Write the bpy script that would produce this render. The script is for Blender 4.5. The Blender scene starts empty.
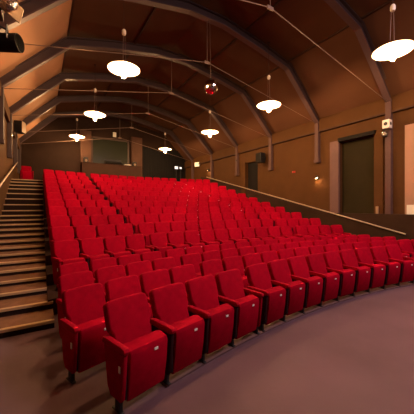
import bpy, bmesh, math, random
from mathutils import Vector, Matrix
random.seed(4)
SC = bpy.context.scene
COL = SC.collection
R = math.radians

# ---------------------------------------------------------------- camera
cam_d = bpy.data.cameras.new('camera'); cam = bpy.data.objects.new('camera', cam_d); COL.objects.link(cam)
cam.location = (0, 0, 1.7); cam.rotation_euler = (R(90), 0, R(-31.7))
cam_d.sensor_width = 36; cam_d.lens = 23.478; cam_d.clip_start = .05; cam_d.clip_end = 200
SC.camera = cam
# ---------------------------------------------------------------- world, lights, exposure
W = bpy.data.worlds.new('world'); SC.world = W; W.use_nodes = True
bg = W.node_tree.nodes['Background']; bg.inputs[0].default_value = (1.0, .72, .55, 1); bg.inputs[1].default_value = .003
BULB = 340.0          # radiance of the bulbs in the hanging lamps
STAGE = 76.0          # stage working light, watts

def area(name, loc, target, size, power, color):
    d = bpy.data.lights.new(name, 'AREA'); d.energy = power; d.size = size; d.color = color
    o = bpy.data.objects.new(name, d); COL.objects.link(o); o.location = loc
    o.rotation_euler = (Vector(target) - Vector(loc)).to_track_quat('-Z', 'Y').to_euler()
    return o
area('stage_work_light', (6.5, -.5, 7.0), (4.5, 2.0, .3), 2.0, STAGE, (1.0, .70, .72))
SC.view_settings.view_transform = 'Standard'; SC.view_settings.look = 'None'
SC.view_settings.gamma = 1; SC.view_settings.use_curve_mapping = False
SC.view_settings.exposure = 2.42
SC.cycles.use_denoising = True

# ---------------------------------------------------------------- materials
def mat(name, col, rough=.7, metal=0, var=.0, scale=8, sheen=0, emis=None, estr=0, stretch=(1, 1, 1), bump=0, rnd=0, spec=None):
    m = bpy.data.materials.new(name); m.use_nodes = True
    nt = m.node_tree; b = nt.nodes['Principled BSDF']
    b.inputs['Base Color'].default_value = (*col, 1); b.inputs['Roughness'].default_value = rough
    b.inputs['Metallic'].default_value = metal
    if spec is None: spec = .15 if (not metal and rough > .5) else .5
    b.inputs['Specular IOR Level'].default_value = spec
    if sheen:
        b.inputs['Sheen Weight'].default_value = sheen; b.inputs['Sheen Roughness'].default_value = .4
        b.inputs['Sheen Tint'].default_value = (col[0], col[1] * 2, col[2] * 2, 1)
    if emis:
        b.inputs['Emission Color'].default_value = (*emis, 1); b.inputs['Emission Strength'].default_value = estr
    if var or bump or rnd:
        tc = nt.nodes.new('ShaderNodeTexCoord'); mp = nt.nodes.new('ShaderNodeMapping')
        mp.inputs['Scale'].default_value = stretch
        n = nt.nodes.new('ShaderNodeTexNoise'); n.inputs['Scale'].default_value = scale; n.inputs['Detail'].default_value = 6
        nt.links.new(tc.outputs['Object'], mp.inputs[0]); nt.links.new(mp.outputs[0], n.inputs[0])
        cr = nt.nodes.new('ShaderNodeValToRGB')
        cr.color_ramp.elements[0].position = .3; cr.color_ramp.elements[1].position = .7
        cr.color_ramp.elements[0].color = (*[c * (1 - var) for c in col], 1)
        cr.color_ramp.elements[1].color = (*[min(1, c * (1 + var)) for c in col], 1)
        nt.links.new(n.outputs[0], cr.inputs[0]); out = cr.outputs[0]
        if rnd:
            oi = nt.nodes.new('ShaderNodeObjectInfo'); hs = nt.nodes.new('ShaderNodeHueSaturation')
            mr = nt.nodes.new('ShaderNodeMapRange'); mr.inputs[3].default_value = 1 - rnd; mr.inputs[4].default_value = 1 + rnd
            nt.links.new(oi.outputs['Random'], mr.inputs[0]); nt.links.new(mr.outputs[0], hs.inputs['Value'])
            nt.links.new(out, hs.inputs['Color']); out = hs.outputs[0]
        nt.links.new(out, b.inputs['Base Color'])
        if bump:
            bp = nt.nodes.new('ShaderNodeBump'); bp.inputs['Strength'].default_value = bump; bp.inputs['Distance'].default_value = .02
            nt.links.new(n.outputs[0], bp.inputs['Height']); nt.links.new(bp.outputs[0], b.inputs['Normal'])
    return m
M = {}
M['velvet'] = mat('red_velvet', (.34, .0004, .016), .85, var=.12, scale=14, rnd=.10, spec=.05)
M['armred'] = mat('red_vinyl_arm', (.36, .0006, .017), .8, var=.08, scale=20, spec=.08)
M['plate'] = mat('white_plate', (.9, .88, .84), .4)
M['black'] = mat('black_metal', (.012, .012, .013), .45, metal=.3)
M['blackmat'] = mat('black_matt', (.010, .009, .009), .8)
M['lens'] = mat('dark_lens', (.003, .003, .003), .2, spec=.1)
M['floor'] = mat('brown_vinyl_floor', (.122, .072, .092), .55, var=.18, scale=.9, bump=.05)
M['tier'] = mat('dark_tier_carpet', (.055, .030, .025), .9, var=.2, scale=6)
M['tread'] = mat('stair_tread_carpet', (.17, .085, .055), .85, var=.2, scale=7)
M['riser'] = mat('stair_riser_dark', (.022, .011, .008), .85)
M['nosing'] = mat('stair_nosing_brass', (.55, .40, .24), .45, metal=.3)
M['wall'] = mat('brown_plaster', (.080, .034, .010), .75, var=.10, scale=1.5)
M['walllow'] = mat('dark_brown_panel', (.034, .017, .010), .6, var=.15, scale=2)
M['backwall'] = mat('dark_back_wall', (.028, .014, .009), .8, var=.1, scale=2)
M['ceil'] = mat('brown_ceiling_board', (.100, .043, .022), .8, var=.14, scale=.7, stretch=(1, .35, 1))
M['ceillit'] = mat('lit_ceiling_board', (.42, .23, .13), .8, var=.14, scale=.7, stretch=(1, .35, 1))  # left slope: extra brightness of the lit boards put into their colour
M['beam'] = mat('mauve_steel', (.050, .028, .027), .5, var=.1, scale=3)
M['post'] = mat('mauve_post', (.105, .060, .058), .55)
M['standard'] = mat('shaded_seat_standard', (.030, .004, .006), .8)  # inner panels darkened, shadow between neighbouring seats painted into their colour
M['flange'] = mat('mauve_flange', (.085, .050, .052), .45)
M['darkwood'] = mat('dark_window_wood', (.05, .026, .014), .5)
M['batten'] = mat('dark_batten', (.06, .03, .02), .7)
M['mauve'] = mat('mauve_paint', (.15, .088, .088), .55, var=.08, scale=2)
M['olive'] = mat('olive_door', (.024, .018, .006), .8, var=.15, scale=1.2)
M['cable'] = mat('steel_cable', (.20, .13, .10), .5, metal=.3)
M['rail'] = mat('pale_handrail', (.55, .45, .36), .35, metal=.4)
M['wood'] = mat('warm_wood', (.33, .16, .06), .5, var=.2, scale=3, stretch=(6, 6, .6))
M['panel'] = mat('beige_panel', (.36, .22, .16), .6, var=.06, scale=2)
M['shade'] = mat('white_enamel_disc', (.85, .80, .70), .5)
M['shadetop'] = mat('lamp_canopy_outside', (.35, .26, .18), .5)
M['bulb'] = mat('bulb_glow', (1, .9, .7), .5, emis=(1, .56, .24), estr=BULB)
M['bob'] = mat('pendant_weight', (.75, .66, .55), .4)
M['mirror'] = mat('mirror_tiles', (.8, .78, .74), .08, metal=1)
M['screen'] = mat('lit_screen', (.8, .85, .9), .5, emis=(.85, .9, 1.0), estr=.16)
M['exit'] = mat('lit_sign', (.8, .8, .7), .5, emis=(1, .88, .5), estr=.10)
M['glass'] = mat('dark_booth_glass', (.022, .024, .014), .25, spec=.15)
M['sconceglow'] = mat('sconce_bulb', (1, .8, .5), .5, emis=(1, .55, .22), estr=260)
M['redplastic'] = mat('red_plastic', (.5, .03, .02), .4)
M['counter'] = mat('counter_front', (.085, .042, .028), .7, var=.1, scale=2)
M['paper'] = mat('white_paper', (.75, .74, .70), .7)
M['silver'] = mat('lamp_reflector', (.75, .72, .68), .18, metal=1, var=.3, scale=30, bump=.6)
M['tan'] = mat('tan_metal', (.36, .24, .14), .5)
M['ink'] = mat('dark_ink', (.05, .04, .04), .6)

# ---------------------------------------------------------------- mesh helpers
def link(name, bm, m, parent=None, smooth=False, angle=35):
    me = bpy.data.meshes.new(name); bm.normal_update(); bm.to_mesh(me); bm.free()
    for k in (m if isinstance(m, (list, tuple)) else [m]): me.materials.append(k)
    o = bpy.data.objects.new(name, me); COL.objects.link(o)
    if smooth:
        for p in me.polygons: p.use_smooth = True
        me.set_sharp_from_angle(angle=R(angle))
    if parent: o.parent = parent
    return o
def box(bm, lo, hi, mi=0, bev=0, seg=2):
    c = [(a + b) / 2 for a, b in zip(lo, hi)]; s = [abs(b - a) for a, b in zip(lo, hi)]
    r = bmesh.ops.create_cube(bm, size=1, matrix=Matrix.Translation(c) @ Matrix.Diagonal((*s, 1)))
    vs = r['verts']; fs = {f for v in vs for f in v.link_faces}
    for f in fs: f.material_index = mi
    if bev:
        es = {e for v in vs for e in v.link_edges}
        bmesh.ops.bevel(bm, geom=list(es), offset=bev, segments=seg, profile=.6, affect='EDGES')
def tube(bm, p, q, r, n=8, mi=0, r2=None):
    p, q = Vector(p), Vector(q); d = q - p
    m = Matrix.Translation((p + q) / 2) @ d.to_track_quat('Z', 'Y').to_matrix().to_4x4()
    g = bmesh.ops.create_cone(bm, cap_ends=True, segments=n, radius1=r, radius2=r if r2 is None else r2, depth=d.length, matrix=m)
    for f in {f for v in g['verts'] for f in v.link_faces}: f.material_index = mi
def lathe(bm, prof, n=24, mi=0):
    rings = []
    for (r, z) in prof:
        if r < 1e-6: rings.append([bm.verts.new((0, 0, z))])
        else: rings.append([bm.verts.new((r * math.cos(2 * math.pi * k / n), r * math.sin(2 * math.pi * k / n), z)) for k in range(n)])
    for a, b in zip(rings, rings[1:]):
        for k in range(n):
            k2 = (k + 1) % n
            if len(a) == 1 and len(b) == 1: continue
            if len(a) == 1: f = bm.faces.new((a[0], b[k2], b[k]))
            elif len(b) == 1: f = bm.faces.new((a[k], a[k2], b[0]))
            else: f = bm.faces.new((a[k], a[k2], b[k2], b[k]))
            f.material_index = mi
    bmesh.ops.recalc_face_normals(bm, faces=bm.faces[:])
def prism(bm, pts, axis, t, bev=0, seg=2, mi=0):
    """closed outline pts (3D) pushed by the vector t"""
    vs = [bm.verts.new(p) for p in pts]; f = bm.faces.new(vs)
    g = bmesh.ops.extrude_face_region(bm, geom=[f])
    nv = [e for e in g['geom'] if isinstance(e, bmesh.types.BMVert)]
    bmesh.ops.translate(bm, verts=nv, vec=t)
    allv = vs + nv; fs = {k for v in allv for k in v.link_faces}
    for k in fs: k.material_index = mi
    bmesh.ops.recalc_face_normals(bm, faces=list(fs))
    if bev:
        es = [e for e in {e for v in allv for e in v.link_edges} if len(e.link_faces) == 2 and e.calc_face_angle(0) > R(60)]
        bmesh.ops.bevel(bm, geom=es, offset=bev, segments=seg, profile=.5, affect='EDGES')
def struct(name, bm, m, smooth=False):
    o = link(name, bm, m, None, smooth); o['kind'] = 'structure'; return o
def tag(o, label, cat, group=None):
    o['label'] = label; o['category'] = cat
    if group: o['group'] = group
    return o
def thing(name, loc, label, cat, group=None, rotz=0):
    o = bpy.data.objects.new(name, None); COL.objects.link(o); o.empty_display_size = .1
    o.location = loc; o.rotation_euler = (0, 0, rotz)
    return tag(o, label, cat, group)
def setmesh(name, m, parent, fn, smooth=False, angle=35):
    bm = bmesh.new(); fn(bm); return link(name, bm, m, parent, smooth, angle)

# ---------------------------------------------------------------- room shell
XL, XR, XC = -1.1, 10.3, 4.6
YB, YF = 20.2, -4.5
def B(name, lo, hi, m, bev=0):
    bm = bmesh.new(); box(bm, lo, hi, 0, bev); return struct(name, bm, m)
B('floor', (XL - .2, YF, -.2), (XR + .2, YB + .2, 0), M['floor'])
B('wall_left', (XL - .2, YF, 0), (XL, YB, 5.55), M['wall'])
B('wall_back', (XL - .2, YB, 0), (XR + .2, YB + .2, 8.6), M['backwall'])
# right wall, with the tall blackout doorway left open as a recess
bm = bmesh.new()
D0, D1, DZ = 5.12, 6.46, 4.32        # big door opening along y, and its head
E0, E1, EZ = 11.30, 12.30, 4.28      # second doorway further back
box(bm, (XR, YF, 0), (XR + .3, D0, 5.6)); box(bm, (XR, D0, DZ), (XR + .3, D1, 5.6))
box(bm, (XR, D1, 0), (XR + .3, E0, 5.6)); box(bm, (XR, E0, EZ), (XR + .3, E1, 5.6)); box(bm, (XR, E1, 0), (XR + .3, YB, 5.6))
struct('wall_right', bm, M['wall'])
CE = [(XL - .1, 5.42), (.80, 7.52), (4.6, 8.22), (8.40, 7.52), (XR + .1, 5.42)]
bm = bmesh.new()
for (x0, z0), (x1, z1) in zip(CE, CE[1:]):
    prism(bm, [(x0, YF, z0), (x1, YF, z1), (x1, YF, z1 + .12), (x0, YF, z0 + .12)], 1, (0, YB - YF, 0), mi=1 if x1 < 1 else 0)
struct('ceiling', bm, [M['ceil'], M['ceillit']])
# battens over the ceiling board joints
for x, z in ((.80, 7.50), (3.05, 7.90), (6.15, 7.90), (8.40, 7.50)):
    B('trim_1', (x - .03, YF, z - .03), (x + .03, YB, z + .03), M['batten'])
# frieze band and picture ledge under the eaves
B('trim_2', (XR - .10, YF, 4.98), (XR, YB, 5.42), M['wall'])
B('trim_3', (XR - .13, YF, 4.92), (XR, YB, 4.98), M['batten'])
B('trim_4', (XL, YF, 4.98), (XL + .10, YB, 5.42), M['wall'])

# big doorway: jamb, head, olive door leaf set back
B('door_1', (XR + .17, D0, 0), (XR + .23, D1, DZ), M['olive'])
bm = bmesh.new(); box(bm, (XR - .10, D1, 0), (XR + .02, D1 + .38, DZ + .05)); struct('trim_5', bm, M['mauve'])
bm = bmesh.new(); box(bm, (XR - .12, D0 - .05, DZ), (XR + .02, D1 + .02, DZ + .14)); struct('trim_6', bm, M['blackmat'])
B('trim_7', (XR - .06, D0 - .30, 0), (XR + .01, D0, DZ + .10), M['wall'])
B('door_2', (XR + .15, E0, 0), (XR + .20, E1, EZ), M['blackmat'])
B('trim_8', (XR - .08, E1, 0), (XR + .02, E1 + .35, EZ + .05), M['wall'])
B('door_3', (XR - .05, 2.4, 0), (XR + .01, 4.16, 4.40), M['panel'], .01)
B('trim_9', (XR - .23, 3.4, 0), (XR, 6.84, 1.46), M['walllow'])
# dark dado below the right handrail, following the rake
bm = bmesh.new()
prism(bm, [(XR, 6.84, 0), (XR, 17.5, 0), (XR, 17.5, 4.0), (XR, 6.84, 1.42)], 0, (-.03, 0, 0)); struct('trim_10', bm, M['walllow'])

# ---------------------------------------------------------------- raked tiers and stairs
KC = .038
def off(x): return -KC * (x - XC) ** 2
def yc(k): return 6.41 + .88 * k           # back top of tier row k at the centre line
def tz(k): return .256 + .20 * k + .0035 * k * k
NK = 11
TX0, TX1 = .10, 9.10
for k in range(NK):
    bm = bmesh.new(); n = 18
    y0 = yc(k) - .78; y1 = yc(k) + .10 if k < NK - 1 else 17.0
    rows = []
    for i in range(n + 1):
        x = TX0 + (TX1 - TX0) * i / n
        ya = y0 + off(x); yb = y1 + off(x) + .01 if k < NK - 1 else 17.2
        rows.append([bm.verts.new(p) for p in ((x, ya, 0.001), (x, ya, tz(k)), (x, yb, tz(k)), (x, yb, 0.001))])
    for a, b in zip(rows, rows[1:]):
        for j in range(4): bm.faces.new((a[j], b[j], b[(j + 1) % 4], a[(j + 1) % 4]))
    bm.faces.new(rows[0]); bm.faces.new(rows[-1][::-1])
    bmesh.ops.recalc_face_normals(bm, faces=bm.faces[:])
    struct('seating_tier', bm, M['tier'])
SZ = [.112, .225, .315, .395, .485, .565, .655, .745, .845, .955, 1.07, 1.185, 1.30, 1.43, 1.59, 1.80, 2.02, 2.24, 2.45, 2.63, 2.80, 2.96]
def stairs(x0, x1):
    bm = bmesh.new()
    for j, z in enumerate(SZ):
        y = 4.36 + .5 * j; y2 = y + .51 if j < len(SZ) - 1 else YB
        xs = x1; x1 = xs + (.075 if j < 2 and xs < 1 else 0)
        box(bm, (x0, y, .002), (x1, y2, z - .012), 1)
        box(bm, (x0, y - .015, z - .035), (x1, y + .05, z + .002), 2)
        box(bm, (x0, y + .05, z - .013), (x1, y2, z), 0); x1 = xs
    return struct('stairs', bm, [M['tread'], M['riser'], M['nosing']])
stairs(XL, TX0 - .005); stairs(TX1 + .005, XR)
B('rear_landing', (TX0, 17.0, .002), (TX1, YB, 2.62), M['tier'])
# low floor rail under the front row of seats
bm = bmesh.new(); n = 24; prev = None
for i in range(n + 1):
    x = 1.0 + (7.0 - 1.0) * i / n; y = 2.90 + off(x); s = math.atan(-2 * KC * (x - XC)); nx, ny = -math.sin(s), math.cos(s)
    cur = [bm.verts.new(p) for p in ((x - .05 * nx, y - .05 * ny, 0), (x - .05 * nx, y - .05 * ny, .018), (x + .16 * nx, y + .16 * ny, .018), (x + .16 * nx, y + .16 * ny, 0))]
    if prev:
        for j in range(4): bm.faces.new((prev[j], cur[j], cur[(j + 1) % 4], prev[(j + 1) % 4]))
    else: bm.faces.new(cur)
    prev = cur
bm.faces.new(prev); bmesh.ops.recalc_face_normals(bm, faces=bm.faces[:]); struct('trim_11', bm, M['mauve'])

# ---------------------------------------------------------------- roof trusses with tie cables
NODES = [(XL, 5.20), (.90, 7.14), (2.28, 7.46), (3.95, 7.76), (5.25, 7.76), (6.92, 7.46), (8.30, 7.14), (XR, 5.20)]
def sweep(bm, y0, y1, lo, hi, mi=0):
    """a band following the truss line between offsets lo and hi above its bottom line"""
    vs = []
    for i, (x, z) in enumerate(NODES):
        a = Vector(NODES[max(i - 1, 0)]); b = Vector(NODES[min(i + 1, len(NODES) - 1)]); t = (b - a).normalized(); nrm = Vector((-t.y, t.x))
        p = Vector((x, z)) + nrm * lo; q = Vector((x, z)) + nrm * hi
        vs.append([bm.verts.new(c) for c in ((p.x, y0, p.y), (p.x, y1, p.y), (q.x, y1, q.y), (q.x, y0, q.y))])
    for a, b in zip(vs, vs[1:]):
        for j in range(4): bm.faces.new((a[j], b[j], b[(j + 1) % 4], a[(j + 1) % 4])).material_index = mi
    bm.faces.new(vs[0]).material_index = mi; bm.faces.new(vs[-1][::-1]).material_index = mi
TY = [1.78, 4.62, 7.44, 10.22, 13.05, 15.90, 18.70]
WHERE = ['above the front rows, nearest the stage', 'second nearest the stage', 'third from the stage, above the mirror ball', 'over the middle rows', 'fifth from the stage', 'sixth from the stage', 'farthest from the stage, near the back wall']
for y, w in zip(TY, WHERE):
    bm = bmesh.new()
    sweep(bm, y - .10, y + .10, 0, .035, 1); sweep(bm, y - .02, y + .02, .035, .26); sweep(bm, y - .10, y + .10, .26, .295)
    bmesh.ops.recalc_face_normals(bm, faces=bm.faces[:])
    o = struct('roof_truss', bm, [M['beam'], M['flange']])
    # wall post below the right foot, and one at the left
    for x, sgn in ((XR, -1), (XL, 1)):
        bm = bmesh.new(); lowz = 3.62 if not (x == XR and abs(y - 4.62) < .1) else .0
        xa, xb = sorted((x, x + sgn * .16))
        box(bm, (xa, y - .09, lowz), (xb, y + .09, 5.32), 0, .01); box(bm, (xa - .01, y - .12, lowz), (xb + .01, y + .12, lowz + .12))
        struct('truss_post', bm, M['post'] if x == XR else M['beam'])
    c = thing('tie_cable', (0, y, 0), 'steel tie cable with centre hanger under the roof truss ' + w, 'cable', 'tie cables under the roof trusses')
    c['label'] = 'steel tie cable under the truss ' + w
    setmesh('cable', M['cable'], c, lambda b: (tube(b, (XL + .05, 0, 5.28), (4.55, 0, 6.38), .011, 6), tube(b, (XR - .05, 0, 5.28), (4.65, 0, 6.38), .011, 6)))
    setmesh('hanger_rod', M['cable'], c, lambda b: tube(b, (4.6, 0, 6.38), (4.6, 0, 7.78), .010, 6))
    setmesh('joint_plate', M['cable'], c, lambda b: box(b, (4.50, -.02, 6.34), (4.70, .02, 6.42), 0, .01))

# ---------------------------------------------------------------- theatre seats
def seat_backrest(bm):
    # outline in the lean plane: u across, w up the lean; lean ~14 deg
    ln = R(21); H0 = .545
    pts = []
    hw0, hw1, rr = .194, .224, .06
    prof = [(-hw0, 0), (-hw0, .25), (-hw1, .31), (-hw1 + .006, H0 - rr)]
    for a in range(1, 5): prof.append((-hw1 + rr - rr * math.cos(R(90 * a / 4)), H0 - rr + rr * math.sin(R(90 * a / 4))))
    prof.append((0, H0 + .005))
    prof += [(-u, w) for u, w in reversed(prof[:-1])]
    base = Vector((0, -.215, .29))
    up = Vector((0, math.sin(ln), math.cos(ln))); fw = Vector((0, -math.cos(ln), math.sin(ln)))
    P = [base + Vector((u, 0, 0)) + up * w for u, w in prof]
    prism(bm, P, 0, fw * .085, .022, 3)
def seat_cushion(bm):
    # tipped up: underside facing forward
    x = .196
    prof = [(-.335, .060), (-.415, .070), (-.450, .28), (-.466, .470), (-.450, .505), (-.360, .525), (-.285, .50), (-.315, .25)]
    prism(bm, [(-x, y, z) for y, z in prof], 0, (2 * x, 0, 0), .016, 2)
def seat_arm(bm):
    prof = [(-.12, .50), (-.12, .550), (-.18, .558), (-.435, .556), (-.475, .550), (-.488, .530), (-.480, .505), (-.44, .492)]
    prism(bm, [(-.027, y, z) for y, z in prof], 0, (.054, 0, 0), .012, 2)
def seat_panel(bm):
    prof = [(-.14, .495), (-.468, .495), (-.455, .34), (-.43, .12), (-.41, .095), (-.25, .095), (-.20, .16)]
    prism(bm, [(-.019, y, z) for y, z in prof], 0, (.038, 0, 0), .010, 2)
def seat_leg(bm):
    box(bm, (-.018, -.395, .012), (.018, -.325, .11), 0, .004, 1); box(bm, (-.020, -.42, 0), (.020, -.28, .014), 0, .004, 1)
def mech(bm):
    box(bm, (-.004, -.43, .11), (.003, -.22, .48), 0); box(bm, (-.008, -.36, .23), (.006, -.31, .29), 0, .003, 1)

def mesh_of(name, m, fn, smooth=True):
    o = setmesh(name, m, None, fn, smooth, 40); me = o.data; bpy.data.objects.remove(o); return me
ME = {
    'backrest': mesh_of('backrest', M['velvet'], seat_backrest), 'seat_cushion': mesh_of('seat_cushion', M['velvet'], seat_cushion),
    'armrest': mesh_of('armrest', M['armred'], seat_arm), 'side_panel': mesh_of('side_panel', M['velvet'], seat_panel),
    'inner_panel': mesh_of('side_panel', M['standard'], seat_panel), 'leg': mesh_of('leg', M['black'], seat_leg), 'hinge': mesh_of('hinge', M['black'], mech),
    'number_plate': mesh_of('number_plate', M['plate'], lambda b: box(b, (-.020, -.004, -.011), (.020, .004, .011), 0, .002, 1)),
    'row_plate': mesh_of('row_plate', M['plate'], lambda b: (box(b, (-.003, -.014, -.028), (.003, .014, .028), 0, .002, 1))),
}
def child(kind, parent, loc=(0, 0, 0), rot=(0, 0, 0), mesh=None):
    o = bpy.data.objects.new(kind, ME[mesh or kind]); COL.objects.link(o); o.parent = parent; o.location = loc; o.rotation_euler = rot; return o
ORD = ['', 'first', 'second', 'third', 'fourth', 'fifth', 'sixth', 'seventh', 'eighth', 'ninth', 'tenth', 'eleventh', 'twelfth', 'thirteenth', 'fourteenth', 'fifteenth']
def seat(x, ycen, z, label, last=False, first=False, hw=.241):
    s = math.atan(-2 * KC * (x - XC))
    t = thing('theatre_seat', (x, ycen + off(x), z), label, 'theatre seat', 'red theatre seats in curved rows', s + R(random.uniform(-.25, .25)))
    j = random.uniform(-1.5, 1.5)
    child('backrest', t, rot=(R(j * .4), 0, 0))
    c = child('seat_cushion', t)
    child('number_plate', c, (.06, -.4655, .440), (R(-4), 0, 0))
    for sx in ((-hw, hw) if last else (-hw,)):
        child('armrest', t, (sx, 0, 0)); child('leg', t, (sx, 0, 0))
        p = child('side_panel', t, (sx, 0, 0), mesh=None if (first or last and sx > 0) else 'inner_panel')
        if sx < 0: child('hinge', p, (.028, 0, 0))
        if first and sx < 0: child('row_plate', p, (-.025, -.41, .37))
    return t
ROWS = []       # (centre y of back top, floor z, first wing x, wing on the right?)
ROWS.append((3.27, .018, .68, False)); ROWS.append((4.03, 0, .38, True)); ROWS.append((4.74, 0, .38, True)); ROWS.append((5.44, 0, .42, True))
for k in range(NK): ROWS.append((yc(k), tz(k), .38 - .008 * k, True))
for r, (y, z, x0, right) in enumerate(ROWS):
    rn = 'front row' if r == 0 else (ORD[r + 1] + ' row' if r < NK + 3 else 'rearmost row')
    for i in range(4):
        px = .488 if r == 0 else .470
        seat(x0 + px * i, y, z, f'red tip-up seat in the {rn}, ' + (ORD[i + 1] + ' from the left stair aisle' if i else 'beside the left stair aisle'), i == 3, i == 0)
    n = 9 if r == 0 else 10
    xs = [2.76 + .505 * i for i in range(n)] if r == 0 else [4.6 + .492 * (i - 4.5) for i in range(n)]
    for i, x in enumerate(xs):
        end, idx = ('left', i + 1) if i < n / 2 else ('right', n - i)
        seat(x, y, z, f'red tip-up seat in the {rn}, centre block, {ORD[idx]} from its {end} end', i == n - 1, False, .246)
    if right:
        for i in range(4):
            x = 9.2 - (x0 if r < 1 or r > 2 else .36) - px * (3 - i)
            seat(x, y, z, f'red tip-up seat in the {rn}, right-hand block, {ORD[i + 1]} from its left end', i == 3)
# single chair in the corner at the top of the left stairs
t = thing('theatre_seat', (-.62, 16.6, 2.96), 'single red seat by itself at the top of the left stairs', 'theatre seat', 'red theatre seats in curved rows', R(8))
child('backrest', t); child('seat_cushion', t)
for sx in (-.247, .247): child('armrest', t, (sx, 0, 0)); child('side_panel', t, (sx, 0, 0)); child('leg', t, (sx, 0, 0))

# ---------------------------------------------------------------- hanging lamps
RL = .43
def lamp_shade(bm):
    # thin opaque dish, white inside, darker outside
    lathe(bm, [(.0, .050), (.16, .046), (.32, .026), (RL, -.006), (RL + .004, .004), (.32, .040), (.16, .062), (.03, .070), (.0, .070)], 40)
    for f in bm.faces: f.material_index = 1 if f.normal.z > .02 else 0
def bulb_m(bm):
    bmesh.ops.create_uvsphere(bm, u_segments=12, v_segments=8, radius=.062, matrix=Matrix.Translation((0, 0, -.165)) @ Matrix.Diagonal((1, 1, 1.35, 1)))
def holder(bm): tube(bm, (0, 0, .05), (0, 0, -.10), .028, 10)
def wires(bm):
    for a in (0, 120, 240): tube(bm, (.06 * math.cos(R(a)), .06 * math.sin(R(a)), .06), (.03 * math.cos(R(a)), .03 * math.sin(R(a)), .96), .004, 5)
def bob(bm): lathe(bm, [(0, .95), (.045, .955), (.058, .99), (.058, 1.06), (.04, 1.10), (0, 1.105)], 14)
LM = {'lamp_shade': mesh_of('lamp_shade', [M['shade'], M['shadetop']], lamp_shade), 'bulb': mesh_of('bulb', M['bulb'], bulb_m),
      'lamp_holder': mesh_of('lamp_holder', M['shade'], holder), 'suspension_wires': mesh_of('suspension_wires', M['cable'], wires), 'counterweight': mesh_of('counterweight', M['bob'], bob)}
def ceil_z(x):
    for (x0, z0), (x1, z1) in zip(CE, CE[1:]):
        if x0 <= x <= x1: return z0 + (z1 - z0) * (x - x0) / (x1 - x0)
def lamp(x, y, z, label):
    t = thing('pendant_lamp', (x, y, z), label, 'lamp', 'round pendant lamps hanging in two rows')
    for k in LM:
        o = bpy.data.objects.new(k, LM[k]); COL.objects.link(o); o.parent = t
    top = ceil_z(x) - z
    setmesh('hanging_rod', M['batten'], t, lambda b: (tube(b, (0, 0, 1.10), (0, 0, top), .009, 6), tube(b, (0, 0, top - .03), (0, 0, top + .02), .05, 12)))
lamp(7.20, 3.17, 5.45, 'glowing round pendant lamp at upper right, the largest and nearest one')
lamp(7.17, 7.27, 5.45, 'glowing round pendant lamp of the right-hand line, second nearest, left of the tall dark door')
lamp(7.20, 11.38, 5.43, 'glowing round pendant lamp hanging just below the mirror ball in the photo')
lamp(7.20, 17.05, 5.62, 'small glowing pendant lamp at the back, right of the control booth')
lamp(1.98, 7.60, 5.53, 'glowing round pendant lamp at upper left, the largest in the left-hand line')
lamp(1.98, 12.25, 5.62, 'glowing round pendant lamp in the left-hand line, the middle one of its three')
lamp(1.90, 18.10, 5.98, 'small glowing pendant lamp over the top of the left block, left of the booth')
lamp(1.98, 3.17, 5.50, 'pendant lamp over the front left seats, nearest of the left-hand line')

# mirror ball
t = thing('mirror_ball', (4.70, 7.36, 5.58), 'silver mirror ball hanging from the roof truss in mid hall', 'mirror ball')
def ball(bm): bmesh.ops.create_uvsphere(bm, u_segments=24, v_segments=16, radius=.23)
setmesh('ball', M['mirror'], t, ball)
setmesh('hanging_rod', M['cable'], t, lambda b: tube(b, (0, .02, .22), (0, .08, 2.19), .007, 6))
setmesh('motor', M['black'], t, lambda b: tube(b, (0, .02, .20), (0, .02, .28), .035, 10))

# ---------------------------------------------------------------- handrails
def rail(p, q, sgn, label, n):
    p, q = Vector(p), Vector(q)
    t = thing('handrail', p, label, 'handrail')
    setmesh('rail', M['rail'], t, lambda b: tube(b, (0, 0, 0), q - p, .026, 10), True)
    for i in range(n):
        c = (q - p) * ((i + .5) / n)
        setmesh('bracket', M['black'], t, lambda b: (tube(b, c + Vector((0, 0, -.02)), c + Vector((0, 0, -.08)), .010, 6), tube(b, c + Vector((0, 0, -.08)), c + Vector((sgn * .20, 0, -.08)), .010, 6)))
rail((XR - .26, 4.05, .82), (XR - .26, 16.3, 3.82), 1, 'pale sloping handrail along the right-hand wall', 8)
rail((XL + .14, 6.2, 1.52), (XL + .14, 16.2, 3.90), -1, 'sloping handrail along the left wall beside the stairs', 6)

# ---------------------------------------------------------------- wall lights, speakers and fittings on the right wall
def sconce(y, z, label, left=False):
    t = thing('wall_light', (XL if left else XR, y, z), label, 'wall light', 'small wall lights on the side walls', R(180) if left else 0)
    setmesh('back_plate', M['black'], t, lambda b: box(b, (-.03, -.05, -.06), (0, .05, .06), 0, .006))
    setmesh('hood', M['black'], t, lambda b: (tube(b, (-.12, 0, -.02), (-.12, 0, .10), .075, 14, 0, .045), tube(b, (-.03, 0, .05), (-.12, 0, .05), .014, 6)))
    bl = setmesh('bulb', M['sconceglow'], t, lambda b: bmesh.ops.create_uvsphere(b, u_segments=10, v_segments=6, radius=.032, matrix=Matrix.Translation((-.12, 0, .005))))
    return t
sconce(7.47, 2.95, 'small black wall light glowing orange left of the tall dark door')
sconce(13.05, 4.50, 'small wall light on the post beside the second dark doorway')
sconce(16.35, 4.30, 'small wall light at the far end of the right wall')
sconce(13.5, 4.62, 'small wall light on the left wall above the stair handrail', True)
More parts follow.
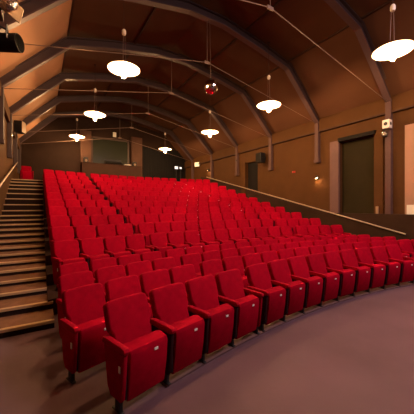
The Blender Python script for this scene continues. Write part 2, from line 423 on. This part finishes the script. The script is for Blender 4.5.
# loudspeaker
def speaker(loc, rotz, label, face, tilt=R(12)):
    t = thing('loudspeaker', loc, label, 'loudspeaker', None, rotz)
    b1 = setmesh('cabinet', M['black'], t, lambda b: box(b, (-.20, -.16, -.26), (.20, .16, .26), 0, .02))
    g = setmesh('grille', face, t, lambda b: box(b, (-.18, -.175, -.24), (.18, -.155, .24), 0, .008))
    br = setmesh('bracket', M['black'], t, lambda b: (tube(b, (0, .1, 0), (0, .30, 0), .025, 8), box(b, (-.07, .29, -.08), (.07, .31, .08))))
    return t
speaker((XR - .32, 10.75, 4.32), R(-90), 'black loudspeaker bracketed to the right wall beside a mauve post', M['blackmat'])
speaker((XL + .31, 14.9, 5.32), R(70), 'loudspeaker with a pale face high on the left wall', M['tan'])
t = thing('fire_alarm', (XR, 8.78, 3.37), 'small red fire alarm on the right wall', 'alarm')
setmesh('base', M['redplastic'], t, lambda b: box(b, (-.03, -.09, -.045), (0, .09, .045), 0, .008))
setmesh('sounder', M['redplastic'], t, lambda b: tube(b, (-.03, 0, 0), (-.08, 0, 0), .045, 14, 0, .035))
t = thing('exit_sign', (XR - .15, 17.85, 4.93), 'small lit sign high up in the far right corner', 'sign', None, R(-60))
setmesh('lit_face', M['exit'], t, lambda b: box(b, (-.20, -.05, -.16), (.20, -.03, .16), 0, .01))
setmesh('housing', M['black'], t, lambda b: box(b, (-.21, -.032, -.17), (.21, .05, .17), 0, .01))
t = thing('notice', (XR - .05, 4.00, 1.60), 'small white notice at the right edge on the beige panel', 'notice')
setmesh('sheet', M['paper'], t, lambda b: box(b, (-.012, -.14, -.17), (0, .10, .17), 0, .003))
# lantern on the column
t = thing('spotlight', (XR - .16, 4.62, 4.40), 'small white-faced spotlight clamped to the mauve column', 'spotlight')
setmesh('housing', M['paper'], t, lambda b: box(b, (-.26, -.16, -.05), (-.04, .06, .24), 0, .02))
setmesh('lens', M['ink'], t, lambda b: (tube(b, (-.265, -.05, .10), (-.20, -.05, .10), .06, 16), tube(b, (-.15, -.165, .10), (-.15, -.12, .10), .055, 16)))
setmesh('yoke', M['black'], t, lambda b: (box(b, (-.14, .06, -.12), (-.10, .09, .30)), box(b, (-.12, -.02, .24), (0, .02, .28))))
t = thing('spotlight', (XR - .16, 4.66, 4.10), 'black spotlight below the white-faced one on the column', 'spotlight')
setmesh('housing', M['black'], t, lambda b: tube(b, (-.30, -.06, .06), (-.06, .04, .10), .085, 16), True)
setmesh('lens', M['silver'], t, lambda b: tube(b, (-.31, -.065, .058), (-.295, -.058, .06), .07, 16))
setmesh('clamp', M['black'], t, lambda b: box(b, (-.10, -.03, .02), (0, .05, .14), 0, .01))
t = thing('door_closer', (XR - .02, 5.0, 1.50), 'small tan fitting standing on the ledge right of the dark door', 'fitting')
setmesh('body', M['tan'], t, lambda b: box(b, (-.10, -.04, -.04), (-.02, .04, .22), 0, .01))

# ---------------------------------------------------------------- lanterns by the left wall, near the camera
t = thing('lighting_boom', (XL + .16, 4.78, 3.2), 'black vertical lighting pipe fixed to the left wall', 'pipe')
setmesh('pipe', M['black'], t, lambda b: tube(b, (0, 0, 0), (0, 0, 2.0), .026, 10))
setmesh('bracket', M['black'], t, lambda b: (tube(b, (0, 0, .2), (-.16, 0, .2), .02, 8), tube(b, (0, 0, 1.7), (-.16, 0, 1.7), .02, 8)))
t = thing('stage_lantern', (-.36, 4.93, 4.12), 'black cylindrical stage lantern at the left edge, the lower one', 'stage lantern')
setmesh('can', M['blackmat'], t, lambda b: tube(b, (-.28, .09, -.02), (.10, -.08, .0), .120, 20, 0, .130), True)
setmesh('lens', M['lens'], t, lambda b: tube(b, (.096, -.078, .0), (.106, -.083, .0), .118, 20))
setmesh('yoke', M['black'], t, lambda b: (tube(b, (-.05, -.15, 0), (-.05, -.15, .19), .012, 6), tube(b, (-.05, .15, 0), (-.05, .15, .19), .012, 6), tube(b, (-.05, -.15, .19), (-.05, .15, .19), .012, 6), tube(b, (-.05, 0, .19), (-.52, -.14, .24), .016, 8)))
t = thing('stage_lantern', (-.41, 4.93, 4.61), 'stage lantern with a bright faceted reflector at the top left corner', 'stage lantern')
setmesh('housing', M['black'], t, lambda b: box(b, (-.36, -.08, -.10), (-.06, .20, .22), 0, .02))
setmesh('front_frame', M['tan'], t, lambda b: prism(b, [(-.13, -.13, -.03), (.15, -.04, -.17), (.20, -.04, .05), (-.08, -.13, .22)], 0, (0, .03, 0)))
setmesh('reflector', M['silver'], t, lambda b: bmesh.ops.create_icosphere(b, subdivisions=2, radius=1, matrix=Matrix.Translation((.02, -.11, .05)) @ Matrix.Diagonal((.12, .06, .14, 1))))
setmesh('yoke', M['black'], t, lambda b: (tube(b, (-.2, 0, -.1), (-.2, 0, -.2), .014, 6), tube(b, (-.2, 0, -.2), (-.54, -.14, -.2), .016, 8)))

# ---------------------------------------------------------------- back of the hall: booth, desk, screens
t = thing('control_desk', (0, 16.4, 2.62), 'brown fronted control desk behind the rear seats', 'desk')
setmesh('front_panel', M['counter'], t, lambda b: box(b, (1.97, 0, 0), (5.33, .08, 1.555), 0, .01))
setmesh('worktop', M['batten'], t, lambda b: box(b, (1.94, -.03, 1.555), (5.36, .75, 1.595), 0, .01))
setmesh('end_panel', M['counter'], t, lambda b: box(b, (1.97, .08, 0), (2.03, .75, 1.555)))
setmesh('end_panel', M['counter'], t, lambda b: box(b, (5.27, .08, 0), (5.33, .75, 1.555)))
t = thing('mixing_console', (3.75, 16.82, 4.215), 'dark mixing console on the control desk', 'console')
setmesh('body', M['blackmat'], t, lambda b: prism(b, [(-.5, -.22, 0), (-.5, .22, 0), (-.5, .22, .26), (-.5, -.22, .12)], 0, (1.0, 0, 0), .01, 1))
setmesh('meter_bridge', M['black'], t, lambda b: box(b, (-.5, .16, .25), (.5, .22, .36), 0, .01))
for x, h, lab in ((2.22, .34, 'left end of the control desk'), (5.02, .30, 'right end of the control desk')):
    t = thing('monitor_speaker', (x, 16.8, 4.215), 'small dark monitor speaker on the ' + lab, 'loudspeaker')
    setmesh('cabinet', M['black'], t, lambda b: box(b, (-.12, -.12, 0), (.12, .12, h), 0, .015))
    setmesh('cone', M['tan'], t, lambda b: tube(b, (0, -.13, h * .4), (0, -.118, h * .4), .07, 14))
t = tag(setmesh('paper_stack', M['paper'], None, lambda b: box(b, (4.35, 16.5, 4.216), (4.75, 16.8, 4.29), 0, .01)), 'pale stack of papers on the control desk', 'papers')
# booth window
bm = bmesh.new()
for lo, hi in (((3.0, YB - .10, 4.6), (3.12, YB, 6.62)), ((5.50, YB - .10, 4.6), (5.62, YB, 6.62)), ((3.0, YB - .10, 6.50), (5.62, YB, 6.62)), ((3.0, YB - .14, 4.55), (5.62, YB, 4.67))): box(bm, lo, hi)
fr = struct('window_1', bm, M['darkwood'])
g = setmesh('pane', M['glass'], fr, lambda b: box(b, (3.12, YB - .05, 4.67), (5.50, YB - .03, 6.50)))
B('trim_12', (5.75, YB - .3, 2.62), (6.55, YB, 6.9), M['counter'])
B('trim_13', (2.3, YB - .3, 2.62), (2.98, YB, 6.9), M['counter'])
t = thing('floodlight', (4.55, YB - .12, 6.90), 'small pale floodlight above the booth window', 'floodlight')
setmesh('housing', M['paper'], t, lambda b: box(b, (-.11, -.12, -.16), (.11, 0, .16), 0, .02))
setmesh('arm', M['black'], t, lambda b: box(b, (-.02, 0, -.03), (.02, .12, .03)))
tag(setmesh('curtain', M['blackmat'], None, lambda b: [box(b, (6.6 + i * .1, YB - .12 - .03 * (i % 2), 2.63), (6.705 + i * .1, YB - .02, 6.3), 0) for i in range(37)]), 'black curtain across the back wall right of the booth', 'curtain')
for x, w, lab in ((9.22, .14, 'left and larger of two lit screens by the back curtain'), (9.60, .09, 'right and smaller of two lit screens by the back curtain')):
    t = thing('screen', (x, YB - .6, 4.83), 'small ' + lab, 'screen')
    setmesh('lit_panel', M['screen'], t, lambda b: box(b, (-w, -.03, -w * .75), (w, -.02, w * .75)))
    setmesh('housing', M['black'], t, lambda b: box(b, (-w - .02, -.021, -w * .75 - .02), (w + .02, .03, w * .75 + .02), 0, .005))
    setmesh('stand', M['black'], t, lambda b: (tube(b, (0, .01, -w * .7), (0, .01, -1.84), .025, 8), tube(b, (0, .01, -1.86), (0, .01, -1.82), .13, 14)))
